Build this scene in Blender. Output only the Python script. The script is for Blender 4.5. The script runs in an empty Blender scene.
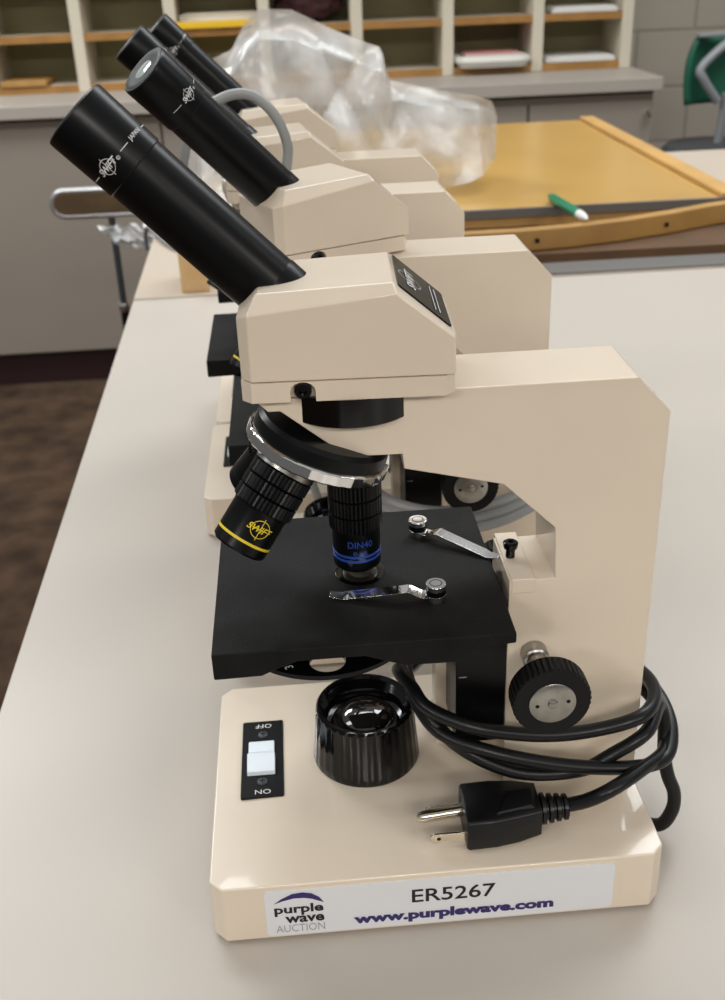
import bpy, bmesh, math, random
from math import sin, cos, pi, sqrt, atan2
from mathutils import Matrix, Vector, noise

S = 1.25                    # every number below is in 0.8 m units; S turns it into metres
col = bpy.context.scene.collection
random.seed(4)

# ------------------------------------------------------------------ materials
def lin(c):
    return tuple((v / 12.92 if v <= .04045 else ((v + .055) / 1.055) ** 2.4) for v in [x / 255 for x in c])

def mat(name, rgb, rough=.5, metal=0., spec=.5, noise_amt=0., noise_scale=40., bump=0., bump_scale=400., coat=0., coat_rough=.05, rgb2=None, detail=6.):
    m = bpy.data.materials.new(name); m.use_nodes = True
    nt = m.node_tree; b = nt.nodes['Principled BSDF']
    c = lin(rgb)
    b.inputs['Base Color'].default_value = (*c, 1)
    b.inputs['Roughness'].default_value = rough
    b.inputs['Metallic'].default_value = metal
    b.inputs['Specular IOR Level'].default_value = spec
    b.inputs['Coat Weight'].default_value = coat
    b.inputs['Coat Roughness'].default_value = coat_rough
    if noise_amt > 0 or rgb2 or bump > 0:
        tc = nt.nodes.new('ShaderNodeTexCoord')
        if noise_amt > 0 or rgb2:
            n = nt.nodes.new('ShaderNodeTexNoise'); n.inputs['Scale'].default_value = noise_scale; n.inputs['Detail'].default_value = detail
            nt.links.new(tc.outputs['Object'], n.inputs['Vector'])
            r = nt.nodes.new('ShaderNodeValToRGB')
            c2 = lin(rgb2) if rgb2 else tuple(v * (1 - noise_amt) for v in c)
            r.color_ramp.elements[0].color = (*c2, 1); r.color_ramp.elements[0].position = .35
            r.color_ramp.elements[1].color = (*c, 1); r.color_ramp.elements[1].position = .65
            nt.links.new(n.outputs['Fac'], r.inputs['Fac']); nt.links.new(r.outputs['Color'], b.inputs['Base Color'])
        if bump > 0:
            n2 = nt.nodes.new('ShaderNodeTexNoise'); n2.inputs['Scale'].default_value = bump_scale; n2.inputs['Detail'].default_value = 3
            nt.links.new(tc.outputs['Object'], n2.inputs['Vector'])
            bp = nt.nodes.new('ShaderNodeBump'); bp.inputs['Strength'].default_value = bump; bp.inputs['Distance'].default_value = .002
            nt.links.new(n2.outputs['Fac'], bp.inputs['Height']); nt.links.new(bp.outputs['Normal'], b.inputs['Normal'])
    return m

M = {}
M['cream'] = mat('cream_paint', (226, 211, 191), .32, spec=.5, noise_amt=.03, noise_scale=25, coat=.6, coat_rough=.05)
M['cream_far'] = M['cream']
M['black_satin'] = mat('satin_black_paint', (7, 8, 10), .32, spec=.24)
M['black_gloss'] = mat('gloss_black_plastic', (7, 7, 8), .12, spec=.36)
M['black_matte'] = mat('matte_black', (9, 9, 10), .5, spec=.25)
M['stage_black'] = mat('stage_black_crackle', (24, 24, 23), .6, spec=.16, rgb2=(14, 14, 14), noise_scale=60, bump=.25, bump_scale=1500)
M['rubber'] = mat('black_cord_rubber', (11, 12, 15), .36, spec=.36)
M['chrome'] = mat('chrome', (232, 232, 232), .06, metal=1.)
M['satin_chrome'] = mat('satin_chrome', (235, 235, 235), .34, metal=1.)
M['steel'] = mat('brushed_steel', (170, 168, 162), .3, metal=1., noise_amt=.15, noise_scale=300)
M['nickel'] = mat('nickel', (205, 196, 180), .18, metal=1.)
M['white_ink'] = mat('white_ink', (225, 225, 225), .6)
M['grey_ink'] = mat('grey_ink', (150, 150, 155), .6)
M['yellow_ink'] = mat('yellow_ink', (226, 200, 40), .5)
M['blue_ink'] = mat('blue_ink', (34, 70, 160), .4)
M['black_ink'] = mat('black_ink', (22, 20, 26), .6)
M['purple_ink'] = mat('purple_ink', (50, 38, 100), .6)
M['sticker'] = mat('white_sticker', (222, 224, 228), .35)
M['rocker'] = mat('pale_blue_white_plastic', (225, 234, 240), .35)
M['table'] = mat('beige_laminate', (186, 178, 168), .38, spec=.4, noise_amt=.025, noise_scale=6, bump=.03, bump_scale=500)
M['table_edge'] = mat('dark_laminate_edge', (92, 82, 74), .5)
M['table_tan'] = mat('tan_laminate', (190, 176, 160), .4, noise_amt=.03, noise_scale=6)
M['grey_cord'] = mat('grey_cord_rubber', (150, 152, 152), .4)
M['yellow_wood'] = mat('varnished_yellow_wood', (192, 152, 84), .3, noise_amt=.12, noise_scale=5, coat=.2, coat_rough=.2)
M['light_wood'] = mat('light_wood', (196, 154, 92), .5, noise_amt=.15, noise_scale=12)
M['brown_wood'] = mat('brown_wood', (178, 136, 74), .5, noise_amt=.25, noise_scale=12)
M['dark_wood'] = mat('dark_wood', (92, 64, 36), .7, noise_amt=.3, noise_scale=10)
M['block_wood'] = mat('pale_pine', (216, 186, 142), .6, rgb2=(206, 164, 108), noise_scale=30)
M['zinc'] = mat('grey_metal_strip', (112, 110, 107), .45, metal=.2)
M['cabinet'] = mat('taupe_cabinet', (146, 136, 124), .5, noise_amt=.04, noise_scale=3)
M['counter'] = mat('greige_countertop', (172, 163, 152), .45, noise_amt=.04, noise_scale=6)
M['maroon'] = mat('maroon_vinyl', (44, 22, 24), .5)
M['carpet'] = mat('brown_carpet', (82, 64, 50), .95, spec=.1, rgb2=(54, 42, 33), noise_scale=9, bump=.6, bump_scale=120, detail=12)
M['shelf_cream'] = mat('cream_shelf_paint', (206, 196, 176), .5)
M['shelf_back'] = mat('olive_shelf_back', (142, 136, 102), .7)
M['shelf_wood'] = mat('orange_wood_edge', (164, 118, 60), .5, noise_amt=.2, noise_scale=20)
M['yellow_thing'] = mat('yellow_plastic', (228, 184, 44), .4)
M['paper'] = mat('white_paper', (216, 214, 208), .7)
M['tray'] = mat('white_tray', (214, 210, 200), .4)
M['dark_red'] = mat('dark_red_cloth', (66, 26, 30), .8, noise_amt=.4, noise_scale=60)
M['green'] = mat('green_plastic', (30, 92, 70), .4)
M['green_pen'] = mat('green_pen_plastic', (18, 122, 88), .3)
M['grey_paint'] = mat('grey_painted_metal', (140, 142, 144), .4)
M['dark_grey'] = mat('dark_grey_plastic', (62, 64, 68), .5)
M['seat_wood'] = mat('brown_seat_panel', (104, 82, 56), .5, noise_amt=.3, noise_scale=20)
M['lens'] = mat('coated_lens_glass', (176, 188, 186), .04, spec=.8, coat=1.)
M['dark_lens'] = mat('dark_lens_glass', (22, 20, 18), .05, spec=.8, coat=.5)
M['stage_lens'] = mat('dull_lens_glass', (36, 32, 27), .25, spec=.5)

def glass_mat():
    m = bpy.data.materials.new('clear_lens_glass'); m.use_nodes = True
    b = m.node_tree.nodes['Principled BSDF']
    b.inputs['Base Color'].default_value = (.9, .93, .93, 1); b.inputs['Roughness'].default_value = .02
    b.inputs['Transmission Weight'].default_value = 1.; b.inputs['IOR'].default_value = 1.5
    return m
M['glass'] = glass_mat()

def film_mat(lo=.25, hi=.5):
    m = bpy.data.materials.new('clear_plastic_film'); m.use_nodes = True
    nt = m.node_tree; out = nt.nodes['Material Output']; b = nt.nodes['Principled BSDF']
    b.inputs['Base Color'].default_value = (.80, .80, .79, 1); b.inputs['Roughness'].default_value = .2
    b.inputs['Specular IOR Level'].default_value = .9
    t = nt.nodes.new('ShaderNodeBsdfTransparent'); t.inputs['Color'].default_value = (.93, .93, .93, 1)
    mx = nt.nodes.new('ShaderNodeMixShader')
    tc = nt.nodes.new('ShaderNodeTexCoord'); n = nt.nodes.new('ShaderNodeTexNoise'); n.inputs['Scale'].default_value = 14; n.inputs['Detail'].default_value = 5
    nt.links.new(tc.outputs['Object'], n.inputs['Vector'])
    mr = nt.nodes.new('ShaderNodeMapRange'); mr.inputs['From Min'].default_value = .35; mr.inputs['From Max'].default_value = .7
    mr.inputs['To Min'].default_value = lo; mr.inputs['To Max'].default_value = hi
    nt.links.new(n.outputs['Fac'], mr.inputs['Value']); nt.links.new(mr.outputs['Result'], mx.inputs['Fac'])
    nt.links.new(t.outputs['BSDF'], mx.inputs[1]); nt.links.new(b.outputs['BSDF'], mx.inputs[2])
    nt.links.new(mx.outputs['Shader'], out.inputs['Surface'])
    return m
M['film'] = film_mat(.34, .62); M['film_white'] = film_mat(.6, .85)

def block_mat():
    m = bpy.data.materials.new('painted_concrete_block'); m.use_nodes = True
    nt = m.node_tree; b = nt.nodes['Principled BSDF']
    tc = nt.nodes.new('ShaderNodeTexCoord'); mp = nt.nodes.new('ShaderNodeMapping')
    mp.inputs['Rotation'].default_value = (pi / 2, 0, 0); mp.inputs['Location'].default_value = (.11, .088, 0)
    br = nt.nodes.new('ShaderNodeTexBrick')
    br.inputs['Color1'].default_value = (*lin((166, 157, 143)), 1); br.inputs['Color2'].default_value = (*lin((162, 153, 140)), 1)
    br.inputs['Mortar'].default_value = (*lin((142, 134, 122)), 1)
    br.inputs['Scale'].default_value = 1.; br.inputs['Brick Width'].default_value = .40; br.inputs['Row Height'].default_value = .183
    br.inputs['Mortar Size'].default_value = .006; br.inputs['Mortar Smooth'].default_value = .4
    nt.links.new(tc.outputs['Object'], mp.inputs['Vector']); nt.links.new(mp.outputs['Vector'], br.inputs['Vector'])
    nt.links.new(br.outputs['Color'], b.inputs['Base Color'])
    bp = nt.nodes.new('ShaderNodeBump'); bp.inputs['Strength'].default_value = .5; bp.inputs['Distance'].default_value = .004; bp.invert = True
    nt.links.new(br.outputs['Fac'], bp.inputs['Height']); nt.links.new(bp.outputs['Normal'], b.inputs['Normal'])
    b.inputs['Roughness'].default_value = .6
    return m
M['block'] = block_mat()

# ------------------------------------------------------------------ mesh helpers
def frame(o, d, xref=(1, 0, 0)):
    z = Vector(d).normalized(); x = Vector(xref); x = (x - z * x.dot(z))
    if x.length < 1e-6: x = Vector((0, 1, 0)) - z * z.y
    x.normalize(); y = z.cross(x)
    m = Matrix((x, y, z)).transposed().to_4x4(); m.translation = Vector(o)
    return m

class MB:
    def __init__(s): s.bm = bmesh.new()
    def _mark(s, n0, mi):
        s.bm.faces.ensure_lookup_table()
        for f in s.bm.faces[n0:]: f.material_index = mi
    def box(s, x0, x1, y0, y1, z0, z1, mi=0, m=None):
        n0 = len(s.bm.faces)
        vs = [s.bm.verts.new(Vector(p) if m is None else m @ Vector(p)) for p in
              [(x0, y0, z0), (x1, y0, z0), (x1, y1, z0), (x0, y1, z0), (x0, y0, z1), (x1, y0, z1), (x1, y1, z1), (x0, y1, z1)]]
        for f in [(3, 2, 1, 0), (4, 5, 6, 7), (0, 1, 5, 4), (1, 2, 6, 5), (2, 3, 7, 6), (3, 0, 4, 7)]: s.bm.faces.new([vs[i] for i in f])
        s._mark(n0, mi); return s
    def prism(s, pts, a0, a1, axis='y', mi=0, m=None, shrink=0.):
        """polygon extruded along an axis; pts are (x,z) for y, (x,y) for z, (y,z) for x"""
        n0 = len(s.bm.faces)
        def P(u, v, a): return Vector({'y': (u, a, v), 'z': (u, v, a), 'x': (a, u, v)}[axis])
        cx = sum(p[0] for p in pts) / len(pts); cy = sum(p[1] for p in pts) / len(pts)
        A = [P(u, v, a0) for u, v in pts]
        B = [P(u + (cx - u) * shrink, v + (cy - v) * shrink, a1) for u, v in pts]
        if m is not None: A = [m @ p for p in A]; B = [m @ p for p in B]
        A = [s.bm.verts.new(p) for p in A]; B = [s.bm.verts.new(p) for p in B]
        n = len(pts)
        fs = [s.bm.faces.new(A), s.bm.faces.new(B[::-1])] + [s.bm.faces.new([A[i], B[i], B[(i + 1) % n], A[(i + 1) % n]]) for i in range(n)]
        s._mark(n0, mi); return s
    def lathe(s, prof, m=None, n=48, mi=0, flute=None):
        """profile of (r, h) turned about the local z of m; flute = (first, last, count, depth)"""
        n0 = len(s.bm.faces); m = m or Matrix.Identity(4); rings = []
        for k, (r, h) in enumerate(prof):
            if r < 1e-7: rings.append([s.bm.verts.new(m @ Vector((0, 0, h)))]); continue
            R = []
            for i in range(n):
                rr = r
                if flute and flute[0] <= k <= flute[1]:
                    ph = (i * flute[2] / n) % 1.
                    if ph > .5: rr = r - flute[3]
                R.append(s.bm.verts.new(m @ Vector((rr * cos(2 * pi * i / n), rr * sin(2 * pi * i / n), h))))
            rings.append(R)
        for a, b in zip(rings, rings[1:]):
            for i in range(n):
                j = (i + 1) % n
                if len(a) == 1 and len(b) == 1: continue
                if len(a) == 1: s.bm.faces.new([a[0], b[i], b[j]])
                elif len(b) == 1: s.bm.faces.new([a[i], b[0], a[j]])
                else: s.bm.faces.new([a[i], b[i], b[j], a[j]])
        for R, e in ((rings[0], 0), (rings[-1], 1)):
            if len(R) > 1: s.bm.faces.new(R if e else R[::-1])
        s._mark(n0, mi); return s
    def tube(s, pts, r, n=12, mi=0, smooth=0, closed=False):
        n0 = len(s.bm.faces); P = [Vector(p) for p in pts]
        if smooth:
            Q = []; N = len(P)
            rng = range(N) if closed else range(N - 1)
            for i in rng:
                if closed: p0, p1, p2, p3 = P[(i - 1) % N], P[i], P[(i + 1) % N], P[(i + 2) % N]
                else: p0, p1, p2, p3 = P[max(i - 1, 0)], P[i], P[i + 1], P[min(i + 2, N - 1)]
                for k in range(smooth):
                    t = k / smooth
                    Q.append(.5 * ((2 * p1) + (p2 - p0) * t + (2 * p0 - 5 * p1 + 4 * p2 - p3) * t * t + (3 * p1 - p0 - 3 * p2 + p3) * t ** 3))
            if not closed: Q.append(P[-1])
            P = Q
        rings = []; N = len(P); up = None
        for i, p in enumerate(P):
            if closed: t = (P[(i + 1) % N] - P[i - 1]).normalized()
            else: t = (P[min(i + 1, N - 1)] - P[max(i - 1, 0)]).normalized()
            if up is None:
                up = Vector((0, 0, 1)) if abs(t.z) < .9 else Vector((1, 0, 0))
            up = (up - t * up.dot(t)).normalized(); w = t.cross(up)
            rr = r(i / (N - 1)) if callable(r) else r
            rings.append([s.bm.verts.new(p + (up * cos(2 * pi * k / n) + w * sin(2 * pi * k / n)) * rr) for k in range(n)])
        pairs = list(zip(rings, rings[1:])) + ([(rings[-1], rings[0])] if closed else [])
        for a, b in pairs:
            for k in range(n): s.bm.faces.new([a[k], a[(k + 1) % n], b[(k + 1) % n], b[k]])
        if not closed: s.bm.faces.new(rings[0][::-1]); s.bm.faces.new(rings[-1])
        s._mark(n0, mi); return s
    def strip(s, path, w, t, up=(0, 0, 1), mi=0):
        """flat bar of width w and thickness t along a path"""
        n0 = len(s.bm.faces); P = [Vector(p) for p in path]; rings = []
        for i, p in enumerate(P):
            d = (P[min(i + 1, len(P) - 1)] - P[max(i - 1, 0)]).normalized()
            side = d.cross(Vector(up)).normalized(); nn = side.cross(d).normalized()
            ww = w(i / (len(P) - 1)) if callable(w) else w
            rings.append([s.bm.verts.new(p + side * a * ww / 2 + nn * b * t / 2) for a, b in ((-1, -1), (1, -1), (1, 1), (-1, 1))])
        for a, b in zip(rings, rings[1:]):
            for k in range(4): s.bm.faces.new([a[k], a[(k + 1) % 4], b[(k + 1) % 4], b[k]])
        s.bm.faces.new(rings[0][::-1]); s.bm.faces.new(rings[-1])
        s._mark(n0, mi); return s
    def build(s, name, mats, parent=None, bevel=0., seg=2, ang=35, smooth=True):
        bmesh.ops.recalc_face_normals(s.bm, faces=s.bm.faces)
        for v in s.bm.verts: v.co *= S
        me = bpy.data.meshes.new(name); s.bm.to_mesh(me); s.bm.free()
        for m in (mats if isinstance(mats, (list, tuple)) else [mats]): me.materials.append(m)
        o = bpy.data.objects.new(name, me); col.objects.link(o)
        if smooth:
            for p in me.polygons: p.use_smooth = True
            me.set_sharp_from_angle(angle=math.radians(ang))
        if bevel > 0:
            b = o.modifiers.new('bevel', 'BEVEL'); b.width = bevel * S; b.segments = seg; b.limit_method = 'ANGLE'
            b.angle_limit = math.radians(30); b.harden_normals = True
        if parent: o.parent = parent
        return o

def thing(name, label, cat, loc=(0, 0, 0), rz=0, group=None):
    o = bpy.data.objects.new(name, None); col.objects.link(o); o.empty_display_size = .02
    o.location = Vector(loc) * S; o.rotation_euler = (0, 0, rz)
    return tag(o, label, cat, group)

def tag(o, label, cat, group=None):
    o['label'] = label; o['category'] = cat
    if group: o['group'] = group
    return o

def struct(o):
    o['kind'] = 'structure'; return o

def text_bm(body, w=None, h=None, size=1., bold=0., shear=0., spacing=1.):
    """flat lettering as a bmesh, centred on the origin, fitted to w x h"""
    cu = bpy.data.curves.new('lettering', 'FONT'); cu.body = body; cu.size = 1.; cu.offset = bold; cu.shear = shear
    cu.space_character = spacing; cu.resolution_u = 3
    o = bpy.data.objects.new('lettering', cu); me = o.to_mesh()
    bm = bmesh.new(); bm.from_mesh(me); o.to_mesh_clear(); bpy.data.objects.remove(o); bpy.data.curves.remove(cu)
    xs = [v.co.x for v in bm.verts]; ys = [v.co.y for v in bm.verts]
    x0, x1, y0, y1 = min(xs), max(xs), min(ys), max(ys)
    sx = w / (x1 - x0) if w else None; sy = h / (y1 - y0) if h else None
    sx = sx or sy; sy = sy or sx
    for v in bm.verts: v.co = Vector(((v.co.x - (x0 + x1) / 2) * sx, (v.co.y - (y0 + y1) / 2) * sy, 0))
    return bm

def add_flat(mb, bm, fn, mi=0):
    """copy a flat bmesh into mb through fn(x, y)"""
    n0 = len(mb.bm.faces); mp = {}
    for v in bm.verts: mp[v] = mb.bm.verts.new(fn(v.co.x, v.co.y))
    for f in bm.faces:
        try: mb.bm.faces.new([mp[v] for v in f.verts])
        except ValueError: pass
    mb._mark(n0, mi); bm.free()

def ring_bm(r0, r1, n=40, a0=0, a1=2 * pi):
    bm = bmesh.new(); V = []
    for i in range(n + 1):
        a = a0 + (a1 - a0) * i / n
        V.append((bm.verts.new((r0 * cos(a), r0 * sin(a), 0)), bm.verts.new((r1 * cos(a), r1 * sin(a), 0))))
    for a, b in zip(V, V[1:]): bm.faces.new([a[0], a[1], b[1], b[0]])
    return bm

def rect_bm(x0, x1, y0, y1, nx=1):
    bm = bmesh.new(); V = []
    for i in range(nx + 1):
        x = x0 + (x1 - x0) * i / nx
        V.append((bm.verts.new((x, y0, 0)), bm.verts.new((x, y1, 0))))
    for a, b in zip(V, V[1:]): bm.faces.new([a[0], b[0], b[1], a[1]])
    return bm

def poly_bm(pts):
    bm = bmesh.new(); bm.faces.new([bm.verts.new((x, y, 0)) for x, y in pts]); return bm

def rrect(x0, x1, y0, y1, r, n=5):
    out = []
    for cx, cy, a in ((x1 - r, y0 + r, -pi / 2), (x1 - r, y1 - r, 0), (x0 + r, y1 - r, pi / 2), (x0 + r, y0 + r, pi)):
        for k in range(n + 1): out.append((cx + r * cos(a + pi / 2 * k / n), cy + r * sin(a + pi / 2 * k / n)))
    return out

def on_cyl(m, r, a0, h0, flip=1):
    """maps lettering (x, y) on the skin of a cylinder: x runs round the axis, y along it"""
    def f(x, y):
        a = a0 + flip * x / r
        return m @ Vector((r * cos(a), r * sin(a), h0 + flip * y))
    return f

# ------------------------------------------------------------------ the microscope
TA = .01467; XA = .056; L = .155; W = .0545
EYE = Vector((-.0156, 0, .2624)); AX = Vector((.7000, 0, -.7120)).normalized()

def microscope(loc, rz, label, psi, stage_dz=0., cord='black', sticker=False, eye_rot=0.):
    root = thing('microscope', label, 'microscope', loc, rz, 'microscopes in a row on the lab bench')
    # --- base
    c = .0045
    def oct_(d):
        k = max(.0003, c - .586 * d)
        return [(k + d, -W + d), (L - k - d, -W + d), (L - d, -W + k + d), (L - d, W - k - d), (L - k - d, W - d), (k + d, W - d), (d, W - k - d), (d, -W + k + d)]
    # the casting is slightly crowned: the top falls away towards its edges
    b = MB(); rings = [[b.bm.verts.new((x, y, .0012)) for x, y in oct_(0.)]]
    for d in (.0003, .003, .006, .009, .012, .015, .018, .021, .024, .027, .030):
        rings.append([b.bm.verts.new((x, y, .0263 - .0011 * (1 - d / .030) ** 2)) for x, y in oct_(d)])
    b.bm.faces.new(rings[0][::-1]); b.bm.faces.new(rings[-1])
    for v0, v1 in zip(rings, rings[1:]):
        for i in range(8): b.bm.faces.new([v0[i], v0[(i + 1) % 8], v1[(i + 1) % 8], v1[i]])
    b.prism(oct_(.004), 0., .0014, 'z', mi=1)
    base = b.build('base', [M['cream'], M['black_matte']], root, bevel=.0024, seg=5)
    # --- arm with its C-shaped notch
    prof = [(.0285, .1821), (.0285, .1812), (.0315, .1780), (.0351, .1780), (.0547, .1617), (.0715, .1614), (.0719, .1564), (.1032, .1487), (.1205, .1318),
            (.1215, .1128), (.1062, .1128), (.1062, .0258), (.1552, .0258), (.15475, .1703), (.1437, .1821)]
    arm = MB().prism(prof, -TA, TA).build('arm', M['cream'], root, bevel=.0007, seg=2)
    MB().box(.0847, .1060, .0085, .0190, .0258, .088).build('rack_guide', M['cream'], root, bevel=.0006)
    cr = MB().box(.0886, .1060, -.0147, .0083, .046 + stage_dz, .1030 + stage_dz)
    cr.box(.0895, .0925, -.0149, -.0140, .0745 + stage_dz, .0752 + stage_dz, 1)
    cr.build('stage_carrier', [M['black_satin'], M['steel']], root, bevel=.0006)
    blk = MB().box(.1069, .1149, -.0150, .0170, .1077, .1134)
    blk.build('slide_cover', M['cream'], root, bevel=.0005)
    sc = frame((.1094, .0, .1133), (0, 0, 1))
    MB().lathe([(0, 0), (.0016, 0), (.0016, .0030), (.0023, .0036), (.0026, .0048), (.0026, .0056), (.0021, .0060), (.0010, .0060), (.0009, .0050), (0, .0050)], sc, 28).build('thumb_screw', M['black_gloss'], root)
    # --- black seat ring between arm and head
    MB().lathe([(.0208, .1738), (.0212, .1741), (.0212, .1829)], frame((.0569, 0, 0), (0, 0, 1)), 64).build('head_seat', M['black_gloss'], root)
    # --- head (turned by psi about the seat)
    def turned(o):
        o.rotation_euler = (0, 0, psi); o.location = Vector((XA - XA * cos(psi), -XA * sin(psi), 0)) * S; return o
    hb = MB(); HT = .0203
    hp = [(.0253, .1892), (.0253, .2080), (.0315, .2146), (.0702, .2163), (.0882, .2008), (.0882, .1892)]
    hn = [(.0284, .1892), (.0286, .2091), (.0710, .2138), (.0877, .2004), (.0877, .1892)]
    sides = []
    for sd in (-1, 1):
        Pv = [hb.bm.verts.new((x, sd * (HT - .0034), z)) for x, z in hp]; Nv = [hb.bm.verts.new((x, sd * HT, z)) for x, z in hn]
        hb.bm.faces.new(Nv)
        for f in ([Pv[0], Pv[1], Nv[1], Nv[0]], [Pv[1], Pv[2], Nv[1]], [Pv[2], Pv[3], Nv[2], Nv[1]], [Pv[3], Pv[4], Nv[3], Nv[2]], [Pv[4], Pv[5], Nv[4], Nv[3]]): hb.bm.faces.new(f)
        sides.append((Pv, Nv))
    (Pa, Na), (Pb, Nb) = sides
    for k in range(5): hb.bm.faces.new([Pa[k], Pa[k + 1], Pb[k + 1], Pb[k]])
    hb.bm.faces.new([Pa[5], Na[4], Na[0], Pa[0], Pb[0], Nb[0], Nb[4], Pb[5]])
    head = turned(hb.build('head', M['cream'], root, bevel=.0005))
    lowb = MB()
    cc = .003; x0, x1, y1 = .0252, .0878, .0205
    lowb.prism([(x0 + cc, -.0165), (x1 - cc, -.0165), (x1, -.0160), (x1, y1 - cc), (x1 - cc, y1), (x0 + cc, y1), (x0, y1 - cc), (x0, -.0160)], .1829, .1890, 'z')
    arch = [(.0432 + .0037 * cos(t), .1860 + .0029 * sin(t)) for t in [pi - k * pi / 10 for k in range(11)]]
    lowb.prism([(x0 + cc, .1829), (.0395, .1829)] + arch + [(.0469, .1829), (x1 - cc, .1829), (x1 - cc, .1890), (x0 + cc, .1890)], -.0205, -.0165, 'y')
    for xa_, xb_ in ((x0, x0 + cc), (x1, x1 - cc)):
        lowb.prism([(xa_, -.0160), (xa_, -.0205 + cc), (xb_, -.0205), (xb_, -.0160)], .1829, .1890, 'z')
    lowb.build('head_base', M['cream'], head)
    MB().lathe([(0, 0), (.0026, 0), (.0026, .0036), (.0022, .0040), (.0013, .0040), (.0012, .0026), (0, .0026)], frame((.0432, -.0168, .1862), (0, -1, 0)), 24).build('set_screw', M['black_gloss'], head)
    # name plate on the rear slope
    sl = Vector((.0880 - .0700, 0, .2008 - .2163)).normalized(); nn = Vector((-sl.z, 0, sl.x)); nn = nn if nn.z > 0 else -nn
    pm = Matrix((Vector((0, 1, 0)), -sl, nn)).transposed().to_4x4(); pm.translation = Vector((.0790, 0, .20855)) + nn * .0002
    if sticker: pl = MB(); pl.prism(rrect(-.0165, .0165, -.0100, .0100, .0008), 0, .0004, 'z', m=pm)
    if sticker: pl.build('name_plate', M['black_gloss'], head)
    lt = MB()
    add_flat(lt, text_bm('SWIFT', w=.017, h=.0034, bold=.01), lambda x, y: pm @ Vector((x, y + .0045, .0006)))
    add_flat(lt, ring_bm(.0042, .0044), lambda x, y: pm @ Vector((x, y + .0045, .00055)))
    for yy in (-.0045, -.0062): add_flat(lt, rect_bm(-.012, .012, yy, yy + .0003), lambda x, y: pm @ Vector((x, y, .0006)))
    if sticker: lt.build('plate_lettering', M['white_ink'], head)
    else: lt.bm.free()
    # eyepiece tube
    tm = frame(EYE, AX, (0, -1, 0))
    t = MB().lathe([(.0090, .0195), (.0100, .0197), (.0102, .0700), (.0102, .0705), (.0105, .0715), (.0105, .0815)], tm, 64)
    tube = turned(t.build('eyepiece_tube', M['black_satin'], root))
    e = MB().lathe([(.0072, .0016), (.0072, .0004), (.0080, .0), (.0100, .0), (.0105, .0004), (.01065, .0012), (.01045, .0195), (.01045, .0212), (.0102, .0215), (.0098, .0215)], tm, 64)
    eye = turned(e.build('eyepiece', M['black_satin'], root))
    MB().lathe([(.0070, .0), (.0084, -.0003), (.0098, .0001), (.0098, .0004)], tm, 48).build('eye_rim', M['black_matte'], eye)
    MB().lathe([(0, -.0004), (.0035, -.0002), (.0070, .0008), (.0070, .0016), (0, .0016)], tm, 40).build('eye_lens', M['lens'], eye)
    lm = MB(); R = .00997
    def skin(a0, h0):
        def f(x, y):
            h = h0 - y; rr = .01065 - (h - .0012) / .0183 * .0002 + .00005
            a = a0 + eye_rot - x / .0105
            return tm @ Vector((rr * cos(a), rr * sin(a), h))
        return f
    add_flat(lm, text_bm('SWIFT', w=.0068, h=.0021, bold=.012, shear=.25), skin(.22, .0158))
    add_flat(lm, ring_bm(.0021, .00226), skin(.22, .0158))
    add_flat(lm, rect_bm(-.0030, .0030, -.00008, .00008, 6), skin(.22, .0158))
    add_flat(lm, rect_bm(-.00008, .00008, -.0029, .0029), skin(.22, .0158))
    add_flat(lm, ring_bm(.00042, .00055, 16), skin(-.16, .0164)); add_flat(lm, text_bm('R', h=.0006), skin(-.16, .0164))
    for u0, u1 in ((.67, 1.1), (-.32, -.62)):
        n_ = (u0 + u1) / 2; d_ = abs(u1 - u0) / 2 * .0105
        add_flat(lm, rect_bm(-d_, d_, -.00011, .00011, 8), skin(n_, .0158))
    add_flat(lm, text_bm('JAPAN', w=.0050, h=.0017, bold=.01), skin(-.95, .0158))
    add_flat(lm, rect_bm(-.0016, .0016, -.0001, .0001, 4), skin(-1.5, .0158))
    lm.build('eyepiece_lettering', M['white_ink'], eye)
    # --- nosepiece and objectives
    al = .375; CT = Vector((.0462, 0, .1596)); e1 = Vector((cos(al), 0, -sin(al))); e2 = Vector((0, 1, 0)); ax = Vector((-sin(al), 0, -cos(al)))
    nm = frame(CT, -ax, (0, -1, 0))
    nose = MB().lathe([(0, -.0022), (.0222, -.0022), (.0222, -.0016)], nm, 72).lathe([(.0222, .0014), (.0222, .0022), (.0218, .0060), (.0206, .0074), (.0160, .0076)], nm, 72).build('nosepiece', M['black_satin'], root, ang=22)
    MB().lathe([(.0218, -.0024), (.0231, -.0022), (.0235, -.0017), (.0235, .0013), (.0230, .0018), (.0220, .0020)], nm, 96, flute=(1, 4, 32, .0003)).build('chrome_ring', M['chrome'], nose)
    MB().box(.0672, .0684, -.004, .004, .1530, .1612).build('detent_spring', M['chrome'], nose, bevel=.0002)
    RM = .0116
    def objective(phi, length, fat, name, inkm, word=None):
        rad = e1 * cos(phi) + e2 * sin(phi); d = (ax * cos(al) + rad * sin(al)).normalized()
        o = CT + rad * RM
        om = frame(o, d, (0, -1, 0)); l = length
        ob = MB()
        k1 = l - .0145; q = fat
        ob.lathe([(.0078 * q, .0005), (.0088 * q, .0010), (.0088 * q, .0072)], om, 48, mi=1)
        kn = []
        for a in range(3):
            h0 = .0074 + (k1 - .0074) * a / 3; h1 = .0074 + (k1 - .0074) * (a + 1) / 3
            kn += [(.0083 * q, h0), (.0089 * q, h0 + .0004), (.0089 * q, h1 - .0004), (.0083 * q, h1)]
        ob.lathe(kn + [(.0080 * q, k1 + .0004)], om, 120, flute=(1, len(kn) - 2, 40, .00045))
        ob.lathe([(.0083 * q, k1), (.0080 * q, k1 + .0008), (.0080 * q, l - .0036), (.0080 * q, l - .0008), (.0074 * q, l), (.0045, l), (.0040, l - .0006), (0, l - .0006)], om, 48)
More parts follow.
